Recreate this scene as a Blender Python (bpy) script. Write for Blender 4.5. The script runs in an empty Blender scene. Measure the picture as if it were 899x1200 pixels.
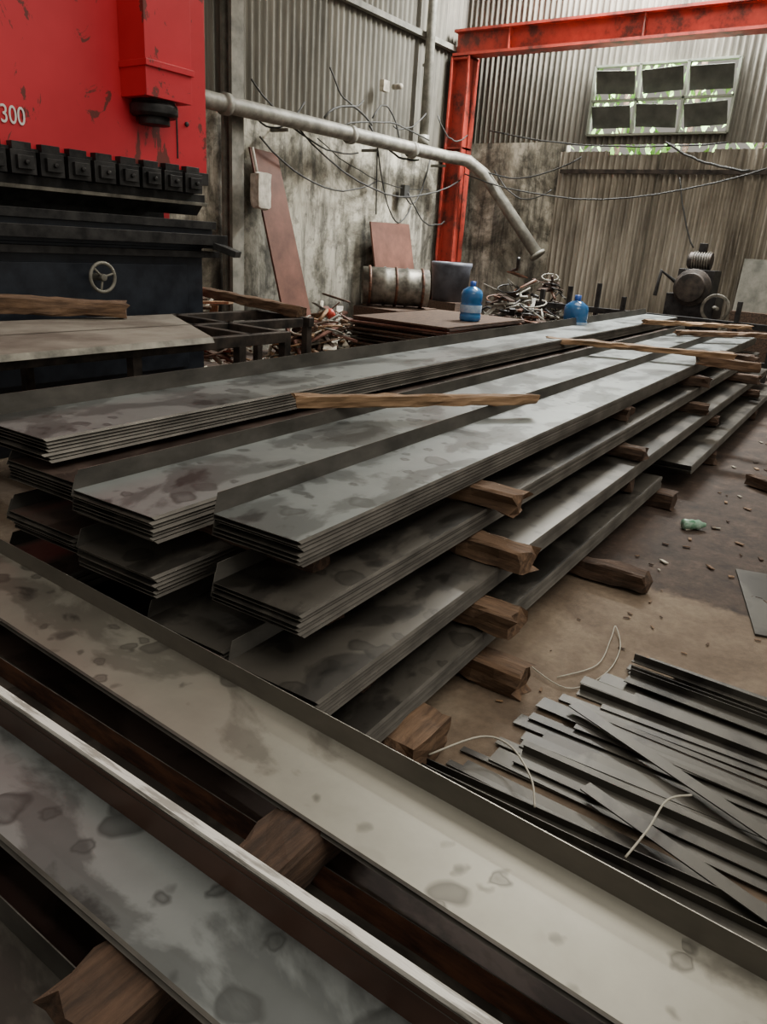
import bpy, math, random
from mathutils import Vector, Matrix, noise
random.seed(7)
scene=bpy.context.scene

# ---------------------------------------------------------------- materials
def mat_new(name):
    m=bpy.data.materials.new(name); m.use_nodes=True
    nt=m.node_tree; b=nt.nodes['Principled BSDF']
    return m,nt,b
def N(nt,t,**k):
    n=nt.nodes.new(t)
    for a,v in k.items(): setattr(n,a,v)
    return n
def coords(nt,scale=(1,1,1),kind='Object',rnd=False):
    tc=N(nt,'ShaderNodeTexCoord'); mp=N(nt,'ShaderNodeMapping')
    mp.inputs['Scale'].default_value=scale
    nt.links.new(tc.outputs[kind],mp.inputs[0])
    if rnd:
        oi=N(nt,'ShaderNodeObjectInfo'); mu=N(nt,'ShaderNodeVectorMath',operation='SCALE')
        cb=N(nt,'ShaderNodeCombineXYZ')
        for i in range(2): nt.links.new(oi.outputs['Random'],cb.inputs[i])
        nt.links.new(cb.outputs[0],mu.inputs[0]); mu.inputs['Scale'].default_value=37.0
        nt.links.new(mu.outputs[0],mp.inputs['Location'])
    return mp.outputs[0]
def nz(nt,vec,scale,detail=4,rough=.6,dist=0):
    n=N(nt,'ShaderNodeTexNoise'); n.inputs['Scale'].default_value=scale
    n.inputs['Detail'].default_value=detail; n.inputs['Roughness'].default_value=rough
    n.inputs['Distortion'].default_value=dist
    nt.links.new(vec,n.inputs['Vector']); return n.outputs['Fac']
def ramp(nt,fac,stops):
    r=N(nt,'ShaderNodeValToRGB'); e=r.color_ramp.elements
    while len(e)<len(stops): e.new(.5)
    for i,(p,c) in enumerate(stops):
        e[i].position=p; e[i].color=(c[0],c[1],c[2],1) if not isinstance(c,(int,float)) else (c,c,c,1)
    nt.links.new(fac,r.inputs[0]); return r.outputs[0]
def mix(nt,fac,a,b,mode='MIX'):
    m=N(nt,'ShaderNodeMix'); m.data_type='RGBA'; m.blend_type=mode
    for s,i in ((fac,0),(a,6),(b,7)):
        if hasattr(s,'links'): nt.links.new(s,m.inputs[i])
        else: m.inputs[i].default_value=s if i==0 else (*s,1)
    return m.outputs[2]
def bump(nt,b,fac,strength=.3,dist=.01):
    n=N(nt,'ShaderNodeBump'); n.inputs['Strength'].default_value=strength; n.inputs['Distance'].default_value=dist
    nt.links.new(fac,n.inputs['Height']); nt.links.new(n.outputs[0],b.inputs['Normal'])
def simple(name,c1,c2,scale=6,rough=.7,metal=0,stretch=(1,1,1),bmp=.2,lo=.35,hi=.65,kind='Object'):
    m,nt,b=mat_new(name); v=coords(nt,stretch,kind)
    f=nz(nt,v,scale,6)
    nt.links.new(ramp(nt,f,[(lo,c1),(hi,c2)]),b.inputs['Base Color'])
    b.inputs['Roughness'].default_value=rough; b.inputs['Metallic'].default_value=metal
    if bmp: bump(nt,b,f,bmp)
    return m
def steel(name,light,mid,dark,patch=.5,rough=.38,metal=.5,spots=.5,prob=.3):
    m,nt,b=mat_new(name); v2=coords(nt,(1,1,1),rnd=True); v=coords(nt,(.7,1.1,1),rnd=True)
    f1=nz(nt,v,3.0,6,.55,.4)
    base=ramp(nt,f1,[(patch-.14,dark),(patch-.09,mid),(patch-.03,mid),(patch+.02,light)])
    fs=nz(nt,v2,9,5,.6); base=mix(nt,.35,base,ramp(nt,fs,[(.3,.6),(.7,1.0)]),'MULTIPLY')
    def stains(scale,lo,hi,prob,dist):
        f2=nz(nt,v2,scale*1.3,2)
        vm=N(nt,'ShaderNodeVectorMath',operation='MULTIPLY_ADD')
        nt.links.new(f2,vm.inputs[0]); vm.inputs[1].default_value=(dist,dist*1.2,0); nt.links.new(v2,vm.inputs[2])
        vo=N(nt,'ShaderNodeTexVoronoi'); vo.inputs['Scale'].default_value=scale; vo.inputs['Randomness'].default_value=.85
        nt.links.new(vm.outputs[0],vo.inputs['Vector'])
        sp=ramp(nt,vo.outputs['Distance'],[(0,.8),(lo*.7,.6),(lo,1.0),(hi,0)])
        sx=N(nt,'ShaderNodeSeparateXYZ'); nt.links.new(vo.outputs['Color'],sx.inputs[0])
        g=ramp(nt,sx.outputs[0],[(prob,0),(prob+.08,1)])
        return mix(nt,1.0,sp,g,'MULTIPLY')
    s1=stains(5.6,.27,.32,prob,.10); s2=stains(14,.24,.36,.55,.05)
    s=mix(nt,1.0,s1,s2,'LIGHTEN'); s=mix(nt,1.0,s,(spots,spots,spots),'MULTIPLY')
    stain=mix(nt,.8,mid,dark)
    col=mix(nt,s,base,stain)
    nt.links.new(col,b.inputs['Base Color'])
    b.inputs['Metallic'].default_value=metal
    rr=N(nt,'ShaderNodeMapRange'); rr.inputs[3].default_value=rough-.06; rr.inputs[4].default_value=rough+.12
    nt.links.new(f1,rr.inputs[0]); nt.links.new(rr.outputs[0],b.inputs['Roughness'])
    bump(nt,b,nz(nt,v2,1.6,2),.12,.02)
    return m
M={}
M['steelL']=steel('mill_steel_light',(.33,.32,.275),(.21,.20,.17),(.085,.08,.07),.43,.36,.5,.9,.28)
M['steelB']=steel('mill_steel_blue',(.27,.295,.295),(.145,.158,.157),(.055,.058,.057),.49,.33,.5,.85,.3)
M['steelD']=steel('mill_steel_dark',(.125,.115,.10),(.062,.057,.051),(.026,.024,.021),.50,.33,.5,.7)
M['steelR']=steel('mill_steel_rusty',(.12,.085,.072),(.065,.045,.038),(.028,.02,.017),.5,.38,.4,.4)
M['flange']=simple('flange_dark_steel',(.045,.043,.038),(.115,.108,.097),5,.38,.5,(.5,1,1),.1)
M['nest']=simple('nested_sheet_edge',(.065,.06,.053),(.17,.158,.14),7,.42,.5,(.5,1,1),.1)
M['flangeL']=simple('flange_mid_steel',(.10,.092,.078),(.17,.155,.13),4,.40,.45,(.5,1,1),.1)
M['strip']=steel('steel_strip_scrap',(.075,.07,.06),(.042,.038,.034),(.02,.018,.016),.47,.42,.4,.3)
M['rustedge']=simple('rusty_flange',(.035,.016,.010),(.15,.062,.032),9,.55,.2,(1,1,4))
M['brownsteel']=simple('brown_oxide_flange',(.05,.026,.019),(.11,.055,.038),3,.38,.35,(.5,1,1),.05)
M['white']=simple('worn_white_edge',(.36,.34,.31),(.82,.80,.75),60,.5,.1,(.12,1,1),.3,.40,.5)
M['edge']=simple('bright_cut_edge',(.20,.19,.17),(.45,.43,.39),20,.35,.7)
M['wood']=simple('rough_timber',(.055,.031,.018),(.21,.125,.072),14,.85,0,(.35,3,3),.6,.32,.7)
M['woodD']=simple('weathered_timber',(.025,.015,.010),(.10,.056,.034),14,.9,0,(.35,3,3),.7,.32,.7)
M['woodL']=simple('light_timber',(.12,.065,.03),(.32,.20,.11),14,.8,0,(.3,3,3),.4,.3,.65)
M['black']=simple('black_iron',(.010,.010,.011),(.045,.044,.044),9,.5,.5)
M['frame']=simple('frame_rusty_steel',(.015,.013,.012),(.07,.055,.045),9,.6,.4)
M['navy']=simple('press_dark_paint',(.008,.011,.018),(.025,.032,.045),5,.4,.2)
M['pipe']=simple('grey_pipe_paint',(.13,.125,.105),(.28,.27,.23),7,.55,.2)
M['post']=simple('post_grey_paint',(.09,.09,.073),(.20,.19,.16),6,.7)
M['cable']=simple('cable_rubber',(.012,.012,.012),(.04,.04,.036),5,.6)
M['brownsheet']=simple('rusty_brown_sheet',(.075,.030,.020),(.15,.062,.042),3,.65,.1)
M['greymetal']=simple('grey_scrap_metal',(.06,.057,.047),(.24,.225,.19),7,.5,.5)
M['tanplate']=simple('dusty_table_plate',(.15,.13,.11),(.30,.28,.24),3.5,.6,.2,bmp=.1)
M['cloth']=simple('dirty_white_bag',(.28,.26,.22),(.55,.52,.45),10,.9)
M['debris']=simple('pale_debris',(.2,.18,.14),(.5,.46,.38),10,.9)
M['trash_red']=simple('red_plastic',(.4,.03,.02),(.5,.06,.04),5,.5)
M['strap']=simple('pale_strap',(.33,.31,.25),(.48,.45,.38),10,.5)
M['bin']=simple('greyblue_plastic',(.05,.055,.07),(.13,.14,.17),4,.5)

def red(name,scr=.62):
    m,nt,b=mat_new(name); v=coords(nt)
    f=nz(nt,v,1.3,4); base=ramp(nt,f,[(.3,(.46,.014,.026)),(.7,(.60,.026,.042))])
    f2=nz(nt,coords(nt,(1,1,.6)),2.3,7,.7,1.2); s=ramp(nt,f2,[(scr,0),(scr+.015,1)])
    col=mix(nt,s,base,(.14,.03,.025))
    nt.links.new(col,b.inputs['Base Color']); b.inputs['Roughness'].default_value=.42
    return m
M['red']=red('press_red_paint',.565)
def redcol():
    m,nt,b=mat_new('column_red_paint'); v=coords(nt)
    f=nz(nt,v,3.0,7,.7); col=ramp(nt,f,[(.38,(.10,.025,.018)),(.5,(.38,.04,.025)),(.7,(.52,.06,.035))])
    nt.links.new(col,b.inputs['Base Color']); b.inputs['Roughness'].default_value=.6; return m
M['redcol']=redcol()
def jug():
    m,nt,b=mat_new('blue_jug_plastic'); v=coords(nt)
    nt.links.new(ramp(nt,nz(nt,v,5,2),[(.3,(.02,.12,.34)),(.7,(.06,.24,.52))]),b.inputs['Base Color'])
    b.inputs['Roughness'].default_value=.15; b.inputs['Transmission Weight'].default_value=.35; return m
M['blue']=jug()
M['bluecap']=simple('blue_cap',(.02,.08,.35),(.03,.1,.42),5,.4)
M['label']=simple('jug_label',(.2,.32,.5),(.4,.5,.62),12,.5)
M['green']=simple('green_bottle_plastic',(.03,.18,.08),(.45,.6,.5),18,.3)
M['whitep']=simple('white_paint',(.7,.7,.68),(.8,.8,.78),5,.6,bmp=0)

def corr(name,c0,c1,c2):
    m,nt,b=mat_new(name); v=coords(nt,(1,1,.25))
    f=nz(nt,v,1.6,8,.7,.4)
    f2=nz(nt,coords(nt,(9,9,.6)),2,4)
    col=ramp(nt,f,[(.33,c0),(.5,c1),(.68,c2)])
    col=mix(nt,.7,col,ramp(nt,f2,[(.3,.3),(.65,1.0)]),'MULTIPLY')
    nt.links.new(col,b.inputs['Base Color']); b.inputs['Roughness'].default_value=.65; b.inputs['Metallic'].default_value=.2
    return m
M['corr']=corr('corrugated_sheet',(.072,.066,.05),(.13,.12,.095),(.20,.185,.15))
M['corrL']=corr('corrugated_sheet_weathered',(.085,.07,.053),(.25,.22,.17),(.42,.38,.31))
def plaster(name,a,b_,c):
    m,nt,b=mat_new(name); v=coords(nt)
    f=nz(nt,v,.9,9,.72,.5); col=ramp(nt,f,[(.40,a),(.48,b_),(.55,c)])
    f2=nz(nt,coords(nt,(3,3,.5)),1.5,8,.7); col=mix(nt,.85,col,ramp(nt,f2,[(.40,.18),(.54,1.0)]),'MULTIPLY')
    f3=nz(nt,v,6,8,.7); col=mix(nt,.7,col,ramp(nt,f3,[(.36,.25),(.48,1.0)]),'MULTIPLY')
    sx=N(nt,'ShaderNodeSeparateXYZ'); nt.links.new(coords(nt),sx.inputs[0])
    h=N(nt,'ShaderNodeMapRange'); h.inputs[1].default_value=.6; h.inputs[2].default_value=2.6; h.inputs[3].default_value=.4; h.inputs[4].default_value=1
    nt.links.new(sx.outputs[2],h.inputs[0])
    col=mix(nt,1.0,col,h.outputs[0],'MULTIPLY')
    nt.links.new(col,b.inputs['Base Color']); b.inputs['Roughness'].default_value=.9; bump(nt,b,f,.4,.03); return m
M['plaster']=plaster('grimy_plaster',(.12,.108,.08),(.29,.27,.21),(.55,.515,.42))
def floor_mat():
    m,nt,b=mat_new('dirty_concrete'); v=coords(nt)
    f=nz(nt,v,1.2,9,.65,.3)
    conc=ramp(nt,f,[(.32,(.07,.046,.030)),(.5,(.155,.112,.077)),(.66,(.25,.195,.14))])
    f2=nz(nt,v,5,10,.75)
    soil=ramp(nt,f2,[(.35,(.018,.011,.008)),(.55,(.055,.034,.024)),(.72,(.12,.082,.06))])
    sx=N(nt,'ShaderNodeSeparateXYZ'); nt.links.new(v,sx.inputs[0])
    ad=N(nt,'ShaderNodeMath',operation='MULTIPLY_ADD'); nt.links.new(nz(nt,v,2.2,5),ad.inputs[0]); ad.inputs[1].default_value=.7; nt.links.new(sx.outputs[0],ad.inputs[2])
    s=N(nt,'ShaderNodeMapRange'); s.inputs[1].default_value=4.05; s.inputs[2].default_value=4.12
    nt.links.new(ad.outputs[0],s.inputs[0])
    col=mix(nt,s.outputs[0],conc,soil)
    f3=nz(nt,v,28,4); col=mix(nt,.4,col,ramp(nt,f3,[(.35,.5),(.65,1.1)]),'MULTIPLY')
    nt.links.new(col,b.inputs['Base Color']); b.inputs['Roughness'].default_value=.85; bump(nt,b,f2,.5,.02); return m
M['floor']=floor_mat()
def leafm():
    m,nt,b=mat_new('leaf'); v=coords(nt)
    nt.links.new(ramp(nt,nz(nt,v,4,2),[(.3,(.14,.38,.07)),(.7,(.45,.70,.22))]),b.inputs['Base Color'])
    b.inputs['Roughness'].default_value=.6; return m
M['leaf']=leafm()
M['pane']=simple('window_pane_grey',(.05,.055,.048),(.10,.105,.09),4,.4,.0,bmp=0)
M['wframe']=simple('window_frame_pale',(.18,.20,.16),(.30,.32,.26),4,.5,.0,bmp=0)

# ---------------------------------------------------------------- builder
class B:
    def __init__(s): s.v=[];s.f=[];s.mi=[];s.mats=[];s.sm=[]
    def m(s,k):
        if k not in s.mats: s.mats.append(k)
        return s.mats.index(k)
    def add(s,vs,fs,k,smooth=False):
        o=len(s.v); s.v+= [Vector(p) for p in vs]; i=s.m(k)
        for f in fs: s.f.append([o+a for a in f]); s.mi.append(i); s.sm.append(smooth)
    def box(s,x0,x1,y0,y1,z0,z1,k,mtx=None):
        vs=[Vector((x,y,z)) for x in(x0,x1) for y in(y0,y1) for z in(z0,z1)]
        if mtx: vs=[mtx@p for p in vs]
        s.add(vs,[(0,1,3,2),(4,6,7,5),(0,4,5,1),(2,3,7,6),(0,2,6,4),(1,5,7,3)],k)
    def bar(s,p0,p1,w,h,k):
        p0=Vector(p0);p1=Vector(p1); d=p1-p0; L=d.length
        q=d.to_track_quat('X','Z').to_matrix().to_4x4(); q.translation=p0
        s.box(0,L,-w/2,w/2,-h/2,h/2,k,q)
    def tube(s,pts,r,k,seg=12,cap=True):
        pts=[Vector(p) for p in pts]; rs=r if isinstance(r,(list,tuple)) else [r]*len(pts)
        rings=[]; up=None
        for i,p in enumerate(pts):
            a=pts[max(i-1,0)];b=pts[min(i+1,len(pts)-1)]; d=(b-a)
            d=d.normalized() if d.length>1e-9 else Vector((0,0,1))
            if up is None: up=d.orthogonal().normalized()
            up=(up-d*up.dot(d)); up=up.normalized() if up.length>1e-6 else d.orthogonal().normalized()
            w=d.cross(up); rings.append([p+(up*math.cos(2*math.pi*j/seg)+w*math.sin(2*math.pi*j/seg))*rs[i] for j in range(seg)])
        vs=[q for R in rings for q in R]; fs=[]
        for i in range(len(pts)-1):
            for j in range(seg):
                a=i*seg+j;b=i*seg+(j+1)%seg; fs.append((a,b,b+seg,a+seg))
        if cap: fs.append(tuple(range(seg))[::-1]); fs.append(tuple((len(pts)-1)*seg+j for j in range(seg)))
        s.add(vs,fs,k,True)
    def lathe(s,prof,c,k,seg=24,axis=None):
        q=Matrix.Translation(Vector(c))
        if axis: q=q@Vector(axis).to_track_quat('Z','Y').to_matrix().to_4x4()
        vs=[q@Vector((r*math.cos(2*math.pi*j/seg),r*math.sin(2*math.pi*j/seg),z)) for r,z in prof for j in range(seg)]
        fs=[(i*seg+j,i*seg+(j+1)%seg,(i+1)*seg+(j+1)%seg,(i+1)*seg+j) for i in range(len(prof)-1) for j in range(seg)]
        s.add(vs,fs,k,True)
    def done(s,name,mtx=None,bevel=0,parent=None):
        me=bpy.data.meshes.new(name); me.from_pydata([tuple(p) for p in s.v],[],s.f)
        for k in s.mats: me.materials.append(M[k])
        me.polygons.foreach_set('material_index',s.mi); me.polygons.foreach_set('use_smooth',s.sm)
        me.update(); o=bpy.data.objects.new(name,me); scene.collection.objects.link(o)
        if mtx: o.matrix_world=mtx
        if bevel:
            bv=o.modifiers.new('bev','BEVEL'); bv.width=bevel; bv.segments=2; bv.limit_method='ANGLE'
        if parent: o.parent=parent
        return o
def frame(org,ang):
    return Matrix.Translation(Vector(org))@Matrix.Rotation(math.radians(ang),4,'Z')

def timber(p0,p1,w,h,k='wood',name='wooden_sleeper',seed=0,rough=.006,taper=0):
    rnd=random.Random(seed+int(1000*(p0[0]+p0[1]*3))); p0=Vector(p0);p1=Vector(p1);L=(p1-p0).length
    b=B(); n=max(8,int(L/.05)); cr=.10
    sec=[(-.5+cr,-.5),(0,-.5),(.5-cr,-.5),(.5,-.5+cr),(.5,0),(.5,.5-cr),(.5-cr,.5),(0,.5),(-.5+cr,.5),(-.5,.5-cr),(-.5,0),(-.5,-.5+cr)]
    ns=len(sec); vs=[]
    so=rnd.random()*50
    for i in range(n+1):
        x=L*i/n
        tp=1-taper*(i/n)
        for j,(a,c) in enumerate(sec):
            q=noise.noise(Vector((x*5+so,a*3,c*3)))
            q2=noise.noise(Vector((x*22+so,a*6,c*6)))
            s_=1+ (q*2.2+q2)*rough/min(w,h)*2
            xx=x
            if i in(0,n): xx+=noise.noise(Vector((a*4+so,c*4,i)))*.05
            vs.append((xx,a*w*s_*tp,c*h*s_))
    fs=[(i*ns+j,i*ns+(j+1)%ns,(i+1)*ns+(j+1)%ns,(i+1)*ns+j) for i in range(n) for j in range(ns)]
    fs=[f[::-1] for f in fs]
    fs+=[tuple(range(ns)),tuple(n*ns+j for j in range(ns))[::-1]]
    b.add(vs,fs,k)
    q=(p1-p0).to_track_quat('X','Z').to_matrix().to_4x4(); q.translation=p0
    return b.done(name,q)

# stack of nested folded trays; local X = length, local Y = width (0 = free edge, w = upturned flange)
def tray_stack(org,ang,L,w,n,k,fl=.055,lip=.009,pitch=.0135,name='steel_channel_stack',out=.016,seed=0,topk=None,jit=.014,th=.0025,kf='flange',rim=True):
    rnd=random.Random(seed*13+5); b=B()
    for s in range(n):
        dz=-s*pitch; dx=rnd.uniform(-jit,jit) if s else 0; dy=rnd.uniform(-.004,.004) if s else 0
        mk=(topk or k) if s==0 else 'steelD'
        prof=[(-.007,-lip),(0,0),(w,0),(w+out,fl)]
        prof2=[(-.007+th,-lip),(th,-th),(w-th*.3+th,-th),(w+out+th,fl)]
        xo=[.008,0,0,.035]
        nx=10; vs=[]
        for i in range(nx+1):
            t=i/nx
            for P_,q in ((prof,0),(prof2,1)):
                for j,(y,z) in enumerate(P_):
                    e=xo[j]*(1 if i==0 else (-1 if i==nx else 0))
                    vs.append((t*L+dx+e,y+dy,z+dz))
        fs=[];fe=[];ff=[];fd=[];fl_edge=[]
        for i in range(nx):
            a=i*8;c=a+8
            fs+= [(a+1,c+1,c+2,a+2)]
            ff+= [(a+2,c+2,c+3,a+3)]
            fl_edge+=[(a+0,c+0,c+1,a+1)]
            for j in range(3): fd.append((a+4+j,a+5+j,c+5+j,c+4+j))
            fe+=[(a+3,c+3,c+7,a+7)]
            fl_edge+=[(a+0,a+4,c+4,c+0)]
        for a,fl_ in ((0,0),(nx*8,1)):
            for j in range(3):
                f=(a+j,a+j+1,a+j+5,a+j+4); fl_edge.append(f if not fl_ else f[::-1])
        o=len(b.v); b.add(vs,fs,mk)
        for lst,kk in ((fe,'edge' if s==0 and rim else 'flange'),(ff,kf),(fd,'flange'),(fl_edge,'nest')):
            i_=b.m(kk)
            for f in lst: b.f.append([o+a for a in f]); b.mi.append(i_); b.sm.append(False)
    return b.done(name,frame(org,ang))

# ---------------------------------------------------------------- room shell
b=B(); b.box(-6,16,-8,9,-.1,0,'floor'); b.done('floor')

def corrugated(bd,axis,c,u0,u1,z0,z1,k,pitch=.085,amp=.014,jag=0):
    n=int((u1-u0)/pitch*6); vs=[]
    for i in range(n+1):
        u=u0+(u1-u0)*i/n; d=amp*math.sin(2*math.pi*u/pitch)
        for z in (z0,z1): vs.append((u,c+d,z) if axis=='x' else (c+d,u,z))
    bd.add(vs,[(2*i,2*i+2,2*i+3,2*i+1) for i in range(n)],k,True)

WY=7.75; WX=12.95
b=B()
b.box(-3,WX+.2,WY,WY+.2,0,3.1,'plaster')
b.box(-3,WX,WY-.05,WY,3.06,3.14,'greymetal')
corrugated(b,'x',WY+.03,-3,WX,3.14,7.2,'corr',.13,.025)
b.box(-3,WX,WY-.1,WY,4.72,4.8,'post')
b.box(-3,WX,WY-.1,WY,6.2,6.28,'post')
b.done('wall_left')
b=B()
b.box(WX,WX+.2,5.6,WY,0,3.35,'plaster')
wy0,wy1,wz0,wz1=3.08,5.25,3.44,4.42
for (a,c_,e,f) in ((-4,wy0,3.3,7.2),(wy1,WY,3.3,7.2),(wy0,wy1,wz1,7.2),(wy0,wy1,3.3,wz0)):
    corrugated(b,'y',WX+.03,a,c_,e,f,'corr',.10,.022)
b.box(WX-.08,WX,-4,WY,5.9,5.98,'post')
y=5.62
rr=random.Random(3)
while y>-4:
    wd=.82; corrugated(b,'y',WX-.05-rr.uniform(0,.06),y-wd,y+.03,.25+rr.uniform(-.05,.2),3.25+rr.uniform(-.12,.05),'corrL',.10,.030)
    y-=wd
b.box(WX-.13,WX-.09,-4,5.6,2.86,2.92,'frame')
b.done('wall_back')

b=B()
for yy in (wy0,wy0+(wy1-wy0)/3,wy0+2*(wy1-wy0)/3,wy1): b.box(WX-.05,WX+.05,yy-.02,yy+.02,wz0,wz1,'wframe')
for zz in (wz0,(wz0+wz1)/2,wz1): b.box(WX-.05,WX+.05,wy0,wy1,zz-.015,zz+.015,'wframe')
pw=(wy1-wy0)/3
for i in range(3):
    for j in range(2):
        c=Matrix.Translation((WX-.12,wy0+pw*(i+.5),wz0+.49*(j+1)-.09))@Matrix.Rotation(math.radians(-30),4,'Y')@Matrix.Rotation(math.radians(3*((i*2+j)%3-1)),4,'X')
        b.box(-.01,.01,-pw/2+.05,pw/2-.05,-.34,0,'pane',c)
b.done('window_1')
b=B(); rr=random.Random(11)
for i in range(1500):
    c=Vector((rr.uniform(13.7,15.2),rr.uniform(1.5,7),rr.uniform(3.0,6.2)))
    if noise.noise(c*1.1)<-.2: continue
    q=Matrix.Translation(c)@Matrix.Rotation(rr.uniform(0,6),4,'Z')@Matrix.Rotation(rr.uniform(-1,1),4,'X')
    s=rr.uniform(.06,.13)
    b.add([q@Vector(p) for p in((-s*.45,0,0),(0,0,-s),(s*.45,0,0),(0,0,s))],[(0,1,2,3)],'leaf')
for i in range(5): b.tube([(14.5,1.5+i*1.2,0),(14.4,1.7+i*1.2,2.5),(14.6,1.6+i*1.2,5.6)],.05,'woodD',8)
b.done('tree_foliage')

# red steel column and beam (I-sections)
b=B()
cx0,cx1,cy0,cy1=12.4,12.75,7.30,7.66
b.box(cx0,cx1,cy0,cy0+.03,0,4.62,'redcol'); b.box(cx0,cx1,cy1-.03,cy1,0,4.62,'redcol')
b.box((cx0+cx1)/2-.015,(cx0+cx1)/2+.015,cy0,cy1,0,4.62,'redcol')
b.box(cx0-.08,cx1+.08,cy0-.06,cy1+.06,0,.04,'redcol')
for z in (1.2,3.2,4.58): b.box(cx0+.02,cx1-.02,cy0,cy1,z,z+.03,'redcol')
b.done('steel_column')
b=B()
b.box(12.4,12.7,-4,7.64,4.98,5.02,'redcol'); b.box(12.4,12.7,-4,7.64,4.63,4.67,'redcol'); b.box(12.53,12.56,-4,7.64,4.67,4.98,'redcol')
for i in range(4):
    yy=6.6-2.2*i; b.box(12.42,12.53,yy,yy+.02,4.68,4.98,'redcol')
b.done('steel_beam')

b=B()
b.box(7.12,7.32,7.45,7.5,0,7,'post'); b.box(7.12,7.32,7.60,7.64,0,7,'post'); b.box(7.2,7.24,7.5,7.6,0,7,'post'); b.done('steel_stanchion')

# pipes
b=B(); 
b.tube([(3,7.33,3.0),(7,7.33,3.0),(12.0,7.33,3.02),(12.12,7.25,3.02),(12.24,7.05,2.98),(12.5,6.85,2.8),(12.72,5.78,1.56)],.1,'pipe',16)
for x in (6.9,9.3,10.9): b.tube([(x-.04,7.33,3.0),(x+.04,7.33,3.0)],.125,'pipe',16)
b.lathe([(.0,0),(.14,0),(.14,.05),(0,.05)],(12.72,5.78,1.56),'pipe',16,(.08,-.75,-.9))
for x in (8,10,12): b.bar((x,7.35,2.88),(x,7.64,2.88),.04,.04,'post')
b.done('overhead_pipe')
b=B(); b.tube([(11.55,7.55,3.15),(11.55,7.55,7.1)],.075,'pipe',16)
b.tube([(11.55,7.55,3.15),(11.55,7.55,3.3)],.095,'pipe',16); b.box(11.5,11.6,7.55,7.64,4.3,4.34,'post'); b.done('vertical_pipe')

# cables on walls
b=B(); rr=random.Random(5)
def cable(p,q,sag,r=.012,k='cable'):
    p=Vector(p);q=Vector(q); pts=[]
    for i in range(13):
        t=i/12; c=p.lerp(q,t); c.z-=sag*4*t*(1-t)+.03*noise.noise(Vector((t*6,p.x,q.z))); pts.append(c)
    b.tube(pts,r,k,6)
cable((7.4,7.4,3.35),(9.6,7.4,2.8),.25); cable((7.6,7.45,2.75),(10.4,7.6,2.5),.35); cable((9.2,7.4,3.1),(11.5,7.4,3.2),-.15)
cable((8.3,7.5,3.0),(12.3,7.2,2.7),.55); cable((10.2,7.5,2.95),(10.4,7.6,2.0),.0); cable((10.2,7.5,2.95),(11.4,7.6,2.2),.6)
cable((7.4,7.5,3.1),(8.5,7.5,3.3),.3); cable((12.4,7.2,3.0),(12.7,5.2,3.1),.3); cable((12.4,7.2,2.8),(12.7,2.2,3.0),.45)
cable((11.7,7.4,3.6),(12.4,7.2,3.4),.2); cable((9.0,7.5,3.8),(9.8,7.5,3.5),.2); cable((12.6,6.9,3.5),(12.8,3,3.3),.15)
cable((12.75,3.9,3.3),(12.7,2.6,2.9),.1,.018); cable((9.9,7.4,3.3),(10.7,7.4,3.0),-.35)
cable((8.8,7.4,3.15),(9.9,7.4,3.2),-.2,.016); cable((9.9,7.45,3.2),(11.3,7.45,2.9),.15,.016); cable((10.6,7.5,3.3),(11.5,7.5,3.6),.1)
cable((8.9,7.6,2.9),(11.9,7.6,2.5),.2,.008); cable((11.1,7.6,2.5),(11.9,7.6,3.0),.5); cable((11.2,7.55,2.4),(12.2,7.4,2.0),.25)
cable((12.75,6.8,2.9),(12.8,5.7,2.6),.3); cable((12.78,3.6,2.8),(12.78,3.2,1.8),.1)
b.box(10.35,10.5,7.55,7.63,3.75,3.9,'debris'); b.tube([(10.4,7.4,3.8),(10.3,7.2,3.78)],.04,'debris',10)
b.box(11.1,11.25,7.55,7.64,2.3,2.5,'cable')
b.done('hanging_cables')

# ---------------------------------------------------------------- press brake
b=B()
X0,X1=1.2,4.5
b.box(X0,X1,5.0,5.35,2.02,4.6,'red')
b.box(X1-.5,X1-.02,5.45,6.6,.0,4.4,'red')
b.box(X0+.1,X0+.6,5.45,6.6,.0,4.4,'red')
bx=3.72; bw=.40
b.box(bx,bx+bw,4.72,5.0,2.44,4.5,'red')
b.box(bx-.01,bx+bw+.01,4.70,5.0,2.62,2.66,'red')
b.lathe([(0,0),(.15,0),(.17,.02),(.17,.07),(.15,.09),(.15,.11),(0,.11)],(bx+bw/2,4.90,2.335),'black',24)
b.lathe([(0,0),(.11,0),(.11,.05),(0,.05)],(bx+bw/2,4.90,2.285),'black',24)
b.box(4.20,4.215,4.995,5.0,2.1,4.5,'black')
for i in range(9): b.lathe([(0,0),(.018,0),(.018,.015),(0,.015)],(4.30,5.0,2.35+i*.2),'black',8,(0,-1,0))
b.box(X0,X1,4.98,5.3,1.93,2.02,'black')
x=X0+.02
while x<X1-.1:
    b.box(x,x+.17,4.93,5.28,1.86,2.0,'black'); b.box(x+.03,x+.14,4.90,4.95,1.89,1.97,'black'); b.lathe([(0,0),(.015,0),(.015,.02),(0,.02)],(x+.085,4.9,1.93),'black',8,(0,-1,0))
    b.box(x+.02,x+.15,4.94,5.02,2.0,2.05,'black'); x+=.2
b.box(X0,X1,5.03,5.22,1.80,1.86,'black')
b.box(X0,X1,5.0,5.25,1.775,1.80,'greymetal')
b.add([(X0,5.06,1.775),(X1,5.06,1.775),(X1,5.13,1.70),(X0,5.13,1.70),(X0,5.20,1.775),(X1,5.20,1.775)],[(0,1,2,3),(3,2,5,4)],'black')
b.box(X0+.3,X1-.2,5.3,5.45,1.2,2.1,'black')
b.box(X0,X1+.05,4.95,5.4,1.60,1.66,'black')
b.box(X0,X1+.05,5.0,5.3,1.45,1.60,'navy')
b.box(X0,X1+.08,4.85,5.05,1.48,1.56,'black')
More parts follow.
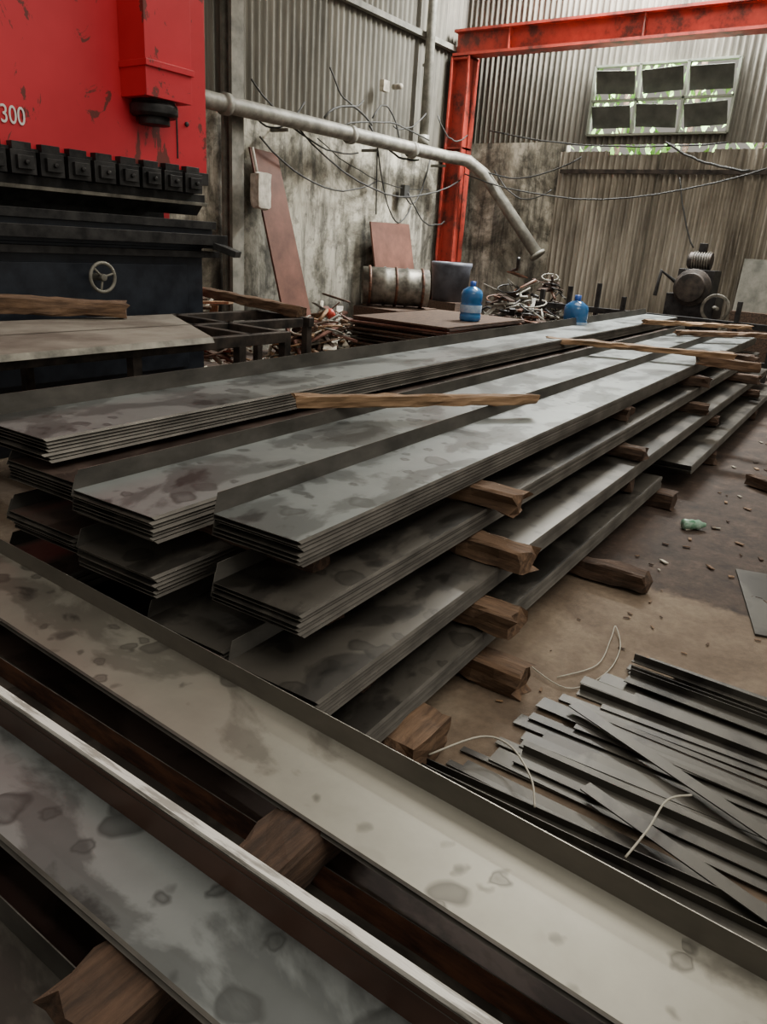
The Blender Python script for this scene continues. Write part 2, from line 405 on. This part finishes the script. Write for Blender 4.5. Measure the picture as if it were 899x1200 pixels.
b.box(X0,X1+.06,4.93,5.0,1.38,1.43,'black')
b.box(X0+.05,X1-.05,5.02,5.3,0,1.45,'navy')
b.box(X0+.2,X1-.25,4.98,5.02,.5,1.32,'navy')
b.bar((4.45,4.95,1.50),(4.55,4.7,1.42),.12,.05,'black')
pts=[(3.38+.1*math.cos(a*math.pi/12),4.86,1.23+.1*math.sin(a*math.pi/12)) for a in range(25)]
b.tube(pts,.013,'pipe',8,False)
for a in (0.3,2.4,4.5): b.tube([(3.38,4.86,1.23),(3.38+.1*math.cos(a),4.86,1.23+.1*math.sin(a))],.009,'pipe',6)
b.tube([(3.38,4.84,1.23),(3.38,4.98,1.23)],.025,'pipe',10)
pb=b.done('press_brake',bevel=.006)
cu=bpy.data.curves.new('number_marking','FONT'); cu.body='300'; cu.size=.15; cu.extrude=.002; cu.materials.append(M['whitep'])
t=bpy.data.objects.new('number_marking',cu); scene.collection.objects.link(t); t.location=(2.81,4.99,2.15); t.rotation_euler=(math.pi/2,0,0); t.scale=(.75,1,1); t.parent=pb

# ---------------------------------------------------------------- feed table frame & sheet
b=B()
def rail(x0,y0,x1,y1,z=.95,k='frame'): b.bar((x0,y0,z),(x1,y1,z),.06,.07,k)
for yy,xe in ((3.50,3.85),(4.05,4.6),(4.6,4.75)): rail(1.4,yy,xe,yy)
for xx in (1.5,2.6,3.5,3.82): rail(xx,3.5,xx,4.65)
rail(4.68,4.0,4.68,4.65)
for xx,ys in ((1.5,(3.5,4.6)),(2.6,(3.5,4.6)),(3.4,(3.5,)),(3.82,(3.5,)),(4.68,(4.05,4.6))):
    for yy in ys: b.box(xx-.03,xx+.03,yy-.03,yy+.03,0,.92,'frame')
b.done('support_frame_table',bevel=.004)
b=B()
b.add([(.6,3.4,1.0),(3.1,3.42,1.0),(3.69,4.5,1.0),(.9,4.6,1.0),(.6,3.4,.992),(3.1,3.42,.992),(3.69,4.5,.992),(.9,4.6,.992)],[(0,1,2,3),(7,6,5,4),(0,4,5,1),(1,5,6,2)],'tanplate')
b.add([(.6,3.4,1.0),(3.1,3.42,1.0),(3.1,3.40,.97),(.6,3.38,.97)],[(3,2,1,0)],'greymetal')
b.add([(.75,4.0,1.0015),(3.38,3.95,1.0015),(3.39,3.965,1.0015),(.75,4.015,1.0015)],[(0,1,2,3)],'steelD')
b.done('steel_sheet')
timber((2.2,4.80,1.10),(3.2,4.38,1.06),.12,.10,'wood')
timber((4.72,5.4,1.08),(4.62,4.05,1.03),.1,.08,'wood')

# ---------------------------------------------------------------- main stack of channels
A=2.2
S=[
 ((1.40,2.42,.87),9.6,.42,7,'steelB',.075),
 ((1.40,2.24,.75),9.0,.40,6,'steelR',.04),
 ((1.37,1.80,.75),9.2,.385,7,'steelB',.06),
 ((1.54,1.345,.75),9.2,.345,7,'steelB',.06),
 ((1.36,2.22,.57),9.0,.38,6,'steelR',.05),
 ((1.33,1.765,.57),9.0,.37,6,'steelD',.05),
 ((1.45,1.257,.57),9.2,.34,6,'steelD',.05),
 ((1.38,2.30,.39),9.0,.38,6,'steelR',.05),
 ((1.37,1.50,.39),9.0,.33,6,'steelD',.05),
 ((1.36,1.11,.39),9.2,.33,6,'steelD',.05),
 ((1.38,2.2,.20),9.0,.38,6,'steelR',.05),
 ((1.4,1.6,.20),9.0,.38,6,'steelD',.05),
 ((1.45,1.06,.20),3.7,.36,6,'steelD',.04),
]
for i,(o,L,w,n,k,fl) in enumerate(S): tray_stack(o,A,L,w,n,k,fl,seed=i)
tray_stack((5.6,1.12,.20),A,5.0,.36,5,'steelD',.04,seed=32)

def cross(x,y0,y1,z,h=.085,w=.12,k='wood',sk=0): timber((x,y0,z),(x+sk,y1,z),w,h,k)
cross(2.74,1.18,2.8,.612,.085,.12); cross(2.60,1.05,2.75,.435,.09,.12,sk=.03); cross(2.40,.98,2.7,.255,.10,.12); cross(2.35,.90,2.7,.06,.11,.12)
cross(3.6,.82,2.7,.06,.10,.10,'woodD')
cross(5.0,1.45,2.9,.612,k='woodD'); cross(4.7,1.24,2.9,.435,k='woodD'); cross(4.6,1.25,2.9,.255,k='woodD'); cross(5.1,1.08,2.9,.06,.11,k='woodD')
cross(7.0,1.40,2.9,.612,k='woodD'); cross(6.7,1.3,2.9,.435,k='woodD'); cross(7.2,1.3,2.9,.255,k='woodD'); cross(6.6,1.15,2.9,.06,.11,k='woodD')
cross(9.4,1.45,2.9,.612,k='woodD'); cross(9.0,1.3,2.9,.435,k='woodD'); cross(9.2,1.3,2.9,.255,k='woodD'); cross(9,1.25,2.9,.06,.11,k='woodD')
for x in (1.75,): 
    cross(x,1.42,2.7,.612,k='woodD'); cross(x,1.35,2.7,.435,k='woodD'); cross(x,1.2,2.7,.255,k='woodD'); cross(x,1.22,2.7,.06,.11,k='woodD')
for x in (2.2,5.5,9): timber((x,2.75,.34),(x,2.95,.34),.1,.66,'woodD')
timber((2.70,2.38,.845),(3.80,1.62,.84),.065,.055,'woodL',taper=.15)
timber((6.5,2.75,.855),(7.15,1.28,.845),.09,.05,'woodL')
timber((7.05,1.55,.795),(7.15,1.05,.78),.11,.08,'wood')
timber((9.2,2.7,.90),(10.4,1.75,.88),.10,.05,'woodL'); timber((8.8,2.2,.85),(10.0,1.3,.85),.08,.05,'wood')
timber((7.7,1.5,.80),(7.6,1.15,.79),.09,.06,'woodD')

# ---------------------------------------------------------------- foreground channels (run along Y)
def fg(x_near,y_start,z,L,w,n,k,fl,rot=0,**kw):
    return tray_stack((x_near,y_start,z),-90+rot,L,w,n,k,fl,seed=int(x_near*100),**kw)
fg(1.09,3.6,.40,5.2,.245,2,'steelL',.055,-1.7,name='steel_channel',out=.008,kf='flangeL',lip=.003)
fg(.555,3.0,.41,4.6,.19,2,'steelL',.075,0.4,name='steel_channel',out=.004,topk='steelB',kf='brownsteel',rim=False,lip=.003)
b=B(); b.box(0,4.6,0,.020,0,.012,'white'); b.box(0,4.6,.016,.020,-.09,0,'brownsteel'); b.done('steel_channel_lip',frame((.752,3.0,.485),-89.6))
fg(.70,3.2,.235,5.0,.29,3,'steelD',.065,0.2,out=.006,kf='rustedge')
fg(1.04,3.2,.265,5.0,.22,5,'steelR',.025,-.3,out=.006,rim=False)  # added dark stack under the channel, hides the floor so the gap stays dark
fg(1.04,3.2,.13,5.0,.22,5,'steelR',.025,-.3,out=.006,rim=False)  # second added stack, darkens the same gap further down
fg(.22,3.0,.235,5.0,.30,3,'steelD',.06,0.2,out=.006)
fg(.30,3.0,.12,5.0,.7,3,'steelR',.05,0)
for y in (2.5,.85,-.9):
    timber((.44,y,.345),(1.3,y,.345),.14,.085,'woodD'); timber((.15,y,.16),(1.3,y-.02,.16),.12,.09,'woodD'); timber((.15,y,.035),(1.35,y,.035),.12,.07,'woodD')

# ---------------------------------------------------------------- floor scrap strips
b=B(); rr=random.Random(21)
for i in range(32):
    x=1.70+i*.040+rr.uniform(-.015,.015); z=.006+rr.choice([0,.006,.012,.018])
    y1=.96-.36*((x-1.7)/1.2)+rr.uniform(-.14,.06); L=rr.uniform(1.3,2.2); sk=rr.gauss(0,.025)+.02
    w=rr.choice([.03,.04,.05,.08])
    q=Matrix.Translation((x,y1,z))@Matrix.Rotation(math.radians(-90)+sk,4,'Z')@Matrix.Rotation(rr.uniform(-.12,.12),4,'X')
    b.box(0,L,-w/2,w/2,0,.004,'strip',q)
    if rr.random()<.3: b.box(0,L,w/2-.003,w/2,0,.03,'strip',q)
for (p,q_) in (((2.35,.70,.05),(1.98,-.35,.045)),((1.95,.50,.05),(1.72,-.3,.045))):
    b.bar(p,q_,.05,.005,'strip')
b.done('steel_strip_scrap_pile')
b=B()
def wire(pts,r=.004):
    P_=[Vector(p) for p in pts]; out=[]
    for i in range(len(P_)-1):
        p0=P_[max(i-1,0)];p1=P_[i];p2=P_[i+1];p3=P_[min(i+2,len(P_)-1)]
        for j in range(6):
            t=j/6; out.append(.5*((2*p1)+(p2-p0)*t+(2*p0-5*p1+4*p2-p3)*t*t+(3*p1-p0-3*p2+p3)*t**3))
    out.append(P_[-1]); b.tube(out,r,'strap',6)
wire([(2.55,.98,.02),(2.5,.78,.008),(2.7,.70,.008),(2.95,.72,.008),(3.12,.80,.02),(3.0,.78,.01),(2.75,.75,.008),(2.55,.84,.008)],.0025)
wire([(1.75,.95,.06),(1.93,.86,.07),(1.95,.76,.07),(1.85,.64,.07),(1.75,.58,.06)],.0035)
wire([(2.10,.22,.07),(2.0,.27,.09),(1.85,.28,.085),(1.72,.30,.07)],.0035)
b.done('packing_wire')

def rock(c,s,k,name,seed):
    b=B()
    import bmesh
    bm=bmesh.new(); bmesh.ops.create_cube(bm,size=1); bmesh.ops.subdivide_edges(bm,edges=bm.edges[:],cuts=4,use_grid_fill=True)
    for v in bm.verts:
        p=v.co.copy(); n_=noise.noise(p*2.5+Vector((seed,0,0)))*.18+noise.noise(p*7+Vector((seed,0,0)))*.07
        p*=1+n_; p=p.lerp(p.normalized()*.6,.25); v.co=Vector((p.x*s[0],p.y*s[1],p.z*s[2]))+Vector(c)
    bm.verts.index_update(); b.add([v.co.copy() for v in bm.verts],[[v.index for v in f.verts] for f in bm.faces],k); bm.free()
    return b.done(name)
rock((1.78,1.04,.06),(.24,.17,.13),'wood','broken_wood_block',3)

b=B(); rr=random.Random(9)
for i in range(240):
    x=rr.uniform(3.9,9); yy=rr.uniform(-1.0,1.0) ; s=rr.uniform(.008,.028)
    q=Matrix.Translation((x,yy,.006))@Matrix.Rotation(rr.uniform(0,6),4,'Z')@Matrix.Rotation(rr.uniform(-.3,.3),4,'X')
    b.box(-s,s,-s*.5,s*.5,0,.006,rr.choice(['debris','woodL','woodD','woodD','wood']),q)
for i in range(30):
    x=rr.uniform(2.2,3.8); yy=rr.uniform(.2,1.0); s=rr.uniform(.005,.015)
    q=Matrix.Translation((x,yy,.005))@Matrix.Rotation(rr.uniform(0,6),4,'Z'); b.box(-s,s,-s*.4,s*.3,0,.003,rr.choice(['woodL','woodD','wood']),q)
b.done('floor_debris')
b=B(); q=(.6,-.8,0)
b.lathe([(0,0),(.028,0),(.034,.01),(.031,.04),(.034,.06),(.029,.08),(.034,.1),(.018,.13),(.014,.15),(0,.15)],(4.75,.93,.034),'green',14,q); b.done('crushed_bottle')
b=B(); b.box(-.4,.4,-.35,.35,.002,.012,'strip',Matrix.Translation((4.0,.06,0))@Matrix.Rotation(.3,4,'Z')); b.done('steel_offcut_plate')
timber((6.2,.78,.05),(5.9,.35,.05),.1,.08,'woodD'); timber((7.6,.85,.05),(7.2,.2,.05),.12,.09,'wood')
rock((7.0,.55,.06),(.25,.18,.12),'debris','plaster_rubble',8)

# ---------------------------------------------------------------- background things
b=B(); b.add([(7.52,7.55,2.62),(8.03,7.55,2.6),(8.5,7.1,.0),(7.92,7.1,.0),(7.52,7.58,2.62),(8.03,7.58,2.6),(8.5,7.14,.0),(7.92,7.14,.0)],[(0,3,2,1),(4,5,6,7),(0,1,5,4),(1,2,6,5),(0,4,7,3)],'brownsheet'); b.done('leaning_rusty_sheet')
rk=rock((7.42,7.25,2.1),(.24,.16,.42),'cloth','hanging_bag',12)
b=B(); b.tube([(7.42,7.30,2.25),(7.40,7.38,2.6)],.02,'cloth',6); o=b.done('bag_string'); o.parent=rk
b=B(); b.add([(10.2,7.55,1.88),(11.35,7.58,1.9),(11.35,7.35,.9),(10.2,7.35,.9),(10.2,7.58,1.88),(11.35,7.61,1.9),(11.35,7.38,.9),(10.2,7.38,.9)],[(0,3,2,1),(4,5,6,7),(0,1,5,4),(1,2,6,5),(0,4,7,3)],'brownsheet')
b.box(10.1,11.4,7.25,7.55,.0,.9,'woodD'); b.done('rusty_sheet_on_crate')
b=B(); rr=random.Random(4)
for i in range(14):
    z=.36+i*.026; q=Matrix.Translation((8.6+rr.uniform(-.06,.06),5.15+rr.uniform(-.06,.06),z))@Matrix.Rotation(rr.uniform(-.06,.06),4,'Z')
    b.box(-1.05,1.05,-.68,.68,0,.018,rr.choice(['steelR','steelD','woodD','brownsheet']),q)
for x in (7.8,8.6,9.4): b.box(x-.06,x+.06,4.5,5.8,0,.36,'woodD')
b.done('sheet_metal_pile')
def drum(c,ax,r,L,name,k):
    b=B(); p=[(0,.10),(r*.93,.10),(r*.95,0),(r,0),(r,L*.3),(r*1.06,L*.33),(r,L*.36),(r,L*.64),(r*1.06,L*.67),(r,L*.7),(r,L),(r*.95,L),(r*.93,L-.03),(0,L-.03)]
    b.lathe(p,c,k,28,ax)
    for z in (L*.1,L*.5,L*.9): b.lathe([(r*1.0,z-.02),(r*1.07,z-.015),(r*1.07,z+.015),(r,z+.02)],c,'rustedge',28,ax)
    return b.done(name)
drum((9.55,5.98,.99),(-.62,.72,.0),.26,.95,'metal_drum','greymetal')
b=B(); b.box(8.75,9.75,5.92,6.7,.0,.71,'woodD'); b.done('wooden_crate')
b=B(); b.lathe([(0,.02),(.26,.02),(.28,.0),(.31,.5),(.33,.55),(.33,.6),(.29,.6),(.27,.1),(0,.1)],(10.9,6.4,.75),'bin',24); b.box(10.6,11.2,6.1,6.7,0,.75,'woodD'); b.done('plastic_bin')
def jugf(c):
    b=B(); p=[(0,0),(.12,0),(.135,.02),(.135,.07),(.128,.085),(.135,.10),(.135,.20),(.128,.215),(.135,.23),(.135,.33),(.12,.37),(.06,.41),(.03,.42),(.03,.44)]
    b.lathe(p,c,'blue',24); b.lathe([(.136,.105),(.137,.11),(.137,.19),(.136,.195)],c,'label',24)
    b.lathe([(.032,.42),(.036,.43),(.036,.475),(0,.48)],c,'bluecap',16); return b.done('water_jug')
jugf((8.57,4.70,.722)); jugf((8.2,3.17,.70))
b=B()
for z in (.1,.3,.5): 
    for yy in (3.02,3.40): b.box(7.95,8.45,yy-.01,yy+.01,z,z+.14,'woodD')
    for xx in (7.95,8.45): b.box(xx-.01,xx+.01,3.0,3.42,z,z+.14,'woodD')
b.box(7.93,8.47,3.0,3.42,.66,.70,'woodD')
for xx in (7.97,8.43):
    for yy in (3.05,3.38): b.box(xx-.02,xx+.02,yy-.02,yy+.02,0,.66,'woodD')
b.done('slatted_crate')

def heap(name,c,sx,sy,h,n,ks,seed,rmin=.01,rmax=.03,Lm=.9):
    b=B(); rr=random.Random(seed)
    for i in range(n):
        x=rr.gauss(0,.42);y=rr.gauss(0,.42); x=max(-.9,min(.9,x));y=max(-.9,min(.9,y))
        z=h*max(0,1-(x*x+y*y)**.5)*rr.uniform(.3,1)+.03
        p=Vector((c[0]+x*sx,c[1]+y*sy,c[2]+z)); k=rr.choice(ks); t=rr.random()
        d=Vector((rr.uniform(-1,1)*sx,rr.uniform(-1,1)*sy,rr.uniform(-.25,.25))).normalized()
        L=rr.uniform(.15,Lm)
        if t<.4:
            e=d.orthogonal()*rr.uniform(-.15,.15); a_=p-d*L/2;b_=p+d*L/2
            a_.z=max(a_.z,c[2]+.03);b_.z=max(b_.z,c[2]+.03)
            b.tube([a_,p+e,b_],rr.uniform(rmin,rmax)*.7,k,7)
        elif t<.8:
            a_=p-d*L/2;b_=p+d*L/2; a_.z=max(a_.z,c[2]+.03);b_.z=max(b_.z,c[2]+.03)
            b.bar(a_,b_,rr.uniform(.04,.16),rr.uniform(.008,.03),k)
        else:
            r=rr.uniform(.08,.2); pts=[p+Vector((r*math.cos(a*.5),r*math.sin(a*.5),.0+.05*math.sin(a*.5+d.x*3))) for a in range(13)]
            b.tube(pts,.012,k,6,False)
    return b.done(name)
heap('scrap_metal_heap',(10.55,5.1,0),.62,.8,1.45,190,['greymetal','black','steelR','rustedge','pipe','black'],1,.015,.04,.8)
heap('scrap_metal_heap',(12.2,5.2,0),.5,.8,1.3,110,['greymetal','black','steelR','rustedge','pipe'],15,.015,.04,.6)
heap('rubble_heap',(7.0,5.9,0),.7,.7,.85,150,['woodD','wood','debris','greymetal','brownsheet','woodL'],2,.015,.04,.6)
heap('rubble_heap',(8.1,6.55,0),.5,.45,.9,120,['woodD','wood','debris','greymetal','brownsheet','cloth'],12,.015,.04,.5)
heap('rubble_heap',(6.6,4.7,0),.9,.6,.45,190,['woodD','wood','debris','debris','brownsheet','woodL'],22,.01,.03,.35)
heap('scrap_wood_heap',(5.5,6.3,0),.6,.8,1.25,110,['woodD','wood','debris','woodL'],6,.015,.04,.7)
b=B(); b.lathe([(0,0),(.05,0),(.065,.06),(.045,.09),(.0,.09)],(7.25,5.95,.70),'trash_red',12,(.5,-.3,.4)); b.done('red_plastic_cup')

b=B()
for i,yy in enumerate((5.0,4.55,4.1,3.7,2.1,1.6,1.0,.5)):
    b.box(11.38,11.44,yy-.03,yy+.03,0,1.05+.08*((i*7)%3),'black')
b.box(11.36,11.46,.3,5.1,.78,.86,'black'); b.box(11.36,11.46,.3,5.1,.3,.36,'black')
b.done('stake_rack')
b=B(); b.box(11.75,12.3,2.5,3.2,.62,1.15,'black'); b.box(11.8,12.25,2.6,3.1,1.15,1.5,'black'); b.box(11.7,12.35,2.45,3.25,0,.62,'frame')
b.lathe([(0,0),(.24,0),(.26,.03),(.26,.1),(.2,.12),(.2,.22),(0,.22)],(11.80,2.85,1.25),'frame',22,(-1,0,0))
b.lathe([(0,0),(.12,0),(.12,.3),(.09,.33),(0,.33)],(11.95,2.7,1.62),'frame',18,(0,1,0))
for i in range(7): b.lathe([(.12,0),(.135,0),(.135,.012),(.12,.012)],(11.95,2.73+i*.035,1.62),'greymetal',18,(0,1,0))
b.box(11.88,12.05,2.72,2.98,1.45,1.55,'black'); b.box(11.9,12.0,2.8,2.9,1.7,1.86,'black')
b.lathe([(.16,0),(.2,0),(.2,.03),(.16,.03)],(11.62,2.45,1.0),'greymetal',20,(-1,0,0))
b.tube([(11.75,2.5,1.0),(11.58,2.42,1.0)],.03,'greymetal',8); b.tube([(11.8,3.1,1.3),(11.65,3.3,1.45),(11.6,3.32,1.1)],.03,'black',8)
b.done('old_gear_machine',bevel=.008)
b=B(); b.box(-.01,.01,-.3,.3,0,.75,'post',Matrix.Translation((12.55,2.1,.95))@Matrix.Rotation(.12,4,'Y')); b.box(12.4,12.7,1.75,2.4,.0,.95,'woodD'); b.done('grey_panel_on_crate')

# ---------------------------------------------------------------- light
w=bpy.data.worlds.new('world'); scene.world=w; w.use_nodes=True
bg=w.node_tree.nodes['Background']; bg.inputs[0].default_value=(1,.93,.81,1); bg.inputs[1].default_value=.42
def area(loc,tgt,sx,sy,e,col=(1,.93,.80),name='skylight_lamp'):
    l=bpy.data.lights.new(name,'AREA'); l.shape='RECTANGLE'; l.size=sx; l.size_y=sy; l.energy=e; l.color=col
    o=bpy.data.objects.new(name,l); scene.collection.objects.link(o); o.location=loc
    o.rotation_euler=(Vector(tgt)-Vector(loc)).to_track_quat('-Z','Y').to_euler(); return o
area((2.5,-1.5,6.5),(2.5,1.5,0),5,3.5,240)
area((8.5,2.5,7.0),(8.0,2.6,0),4,3,280)
area((13.3,4.2,7.2),(14.8,4.2,3.9),3,3,8000,(1,1,.95),name='foliage_fill_lamp')  # added area lamp outside the wall, brightens the foliage behind the window

# ---------------------------------------------------------------- camera
r=math.radians(3.83);t=math.radians(20);y=math.radians(34.2)
fwd=Vector((math.cos(t)*math.cos(y),math.cos(t)*math.sin(y),-math.sin(t)))
rt=Vector((math.sin(y),-math.cos(y),0)); up=rt.cross(fwd)
cx=rt*math.cos(r)+up*math.sin(r); cy=-rt*math.sin(r)+up*math.cos(r)
cam=bpy.data.cameras.new('camera'); cam.sensor_width=36; cam.sensor_fit='AUTO'; cam.lens=870/1200*36; cam.clip_start=.02
co=bpy.data.objects.new('camera',cam); scene.collection.objects.link(co)
mm=Matrix((cx,cy,-fwd)).transposed().to_4x4(); mm.translation=(0,0,1.6); co.matrix_world=mm
scene.camera=co
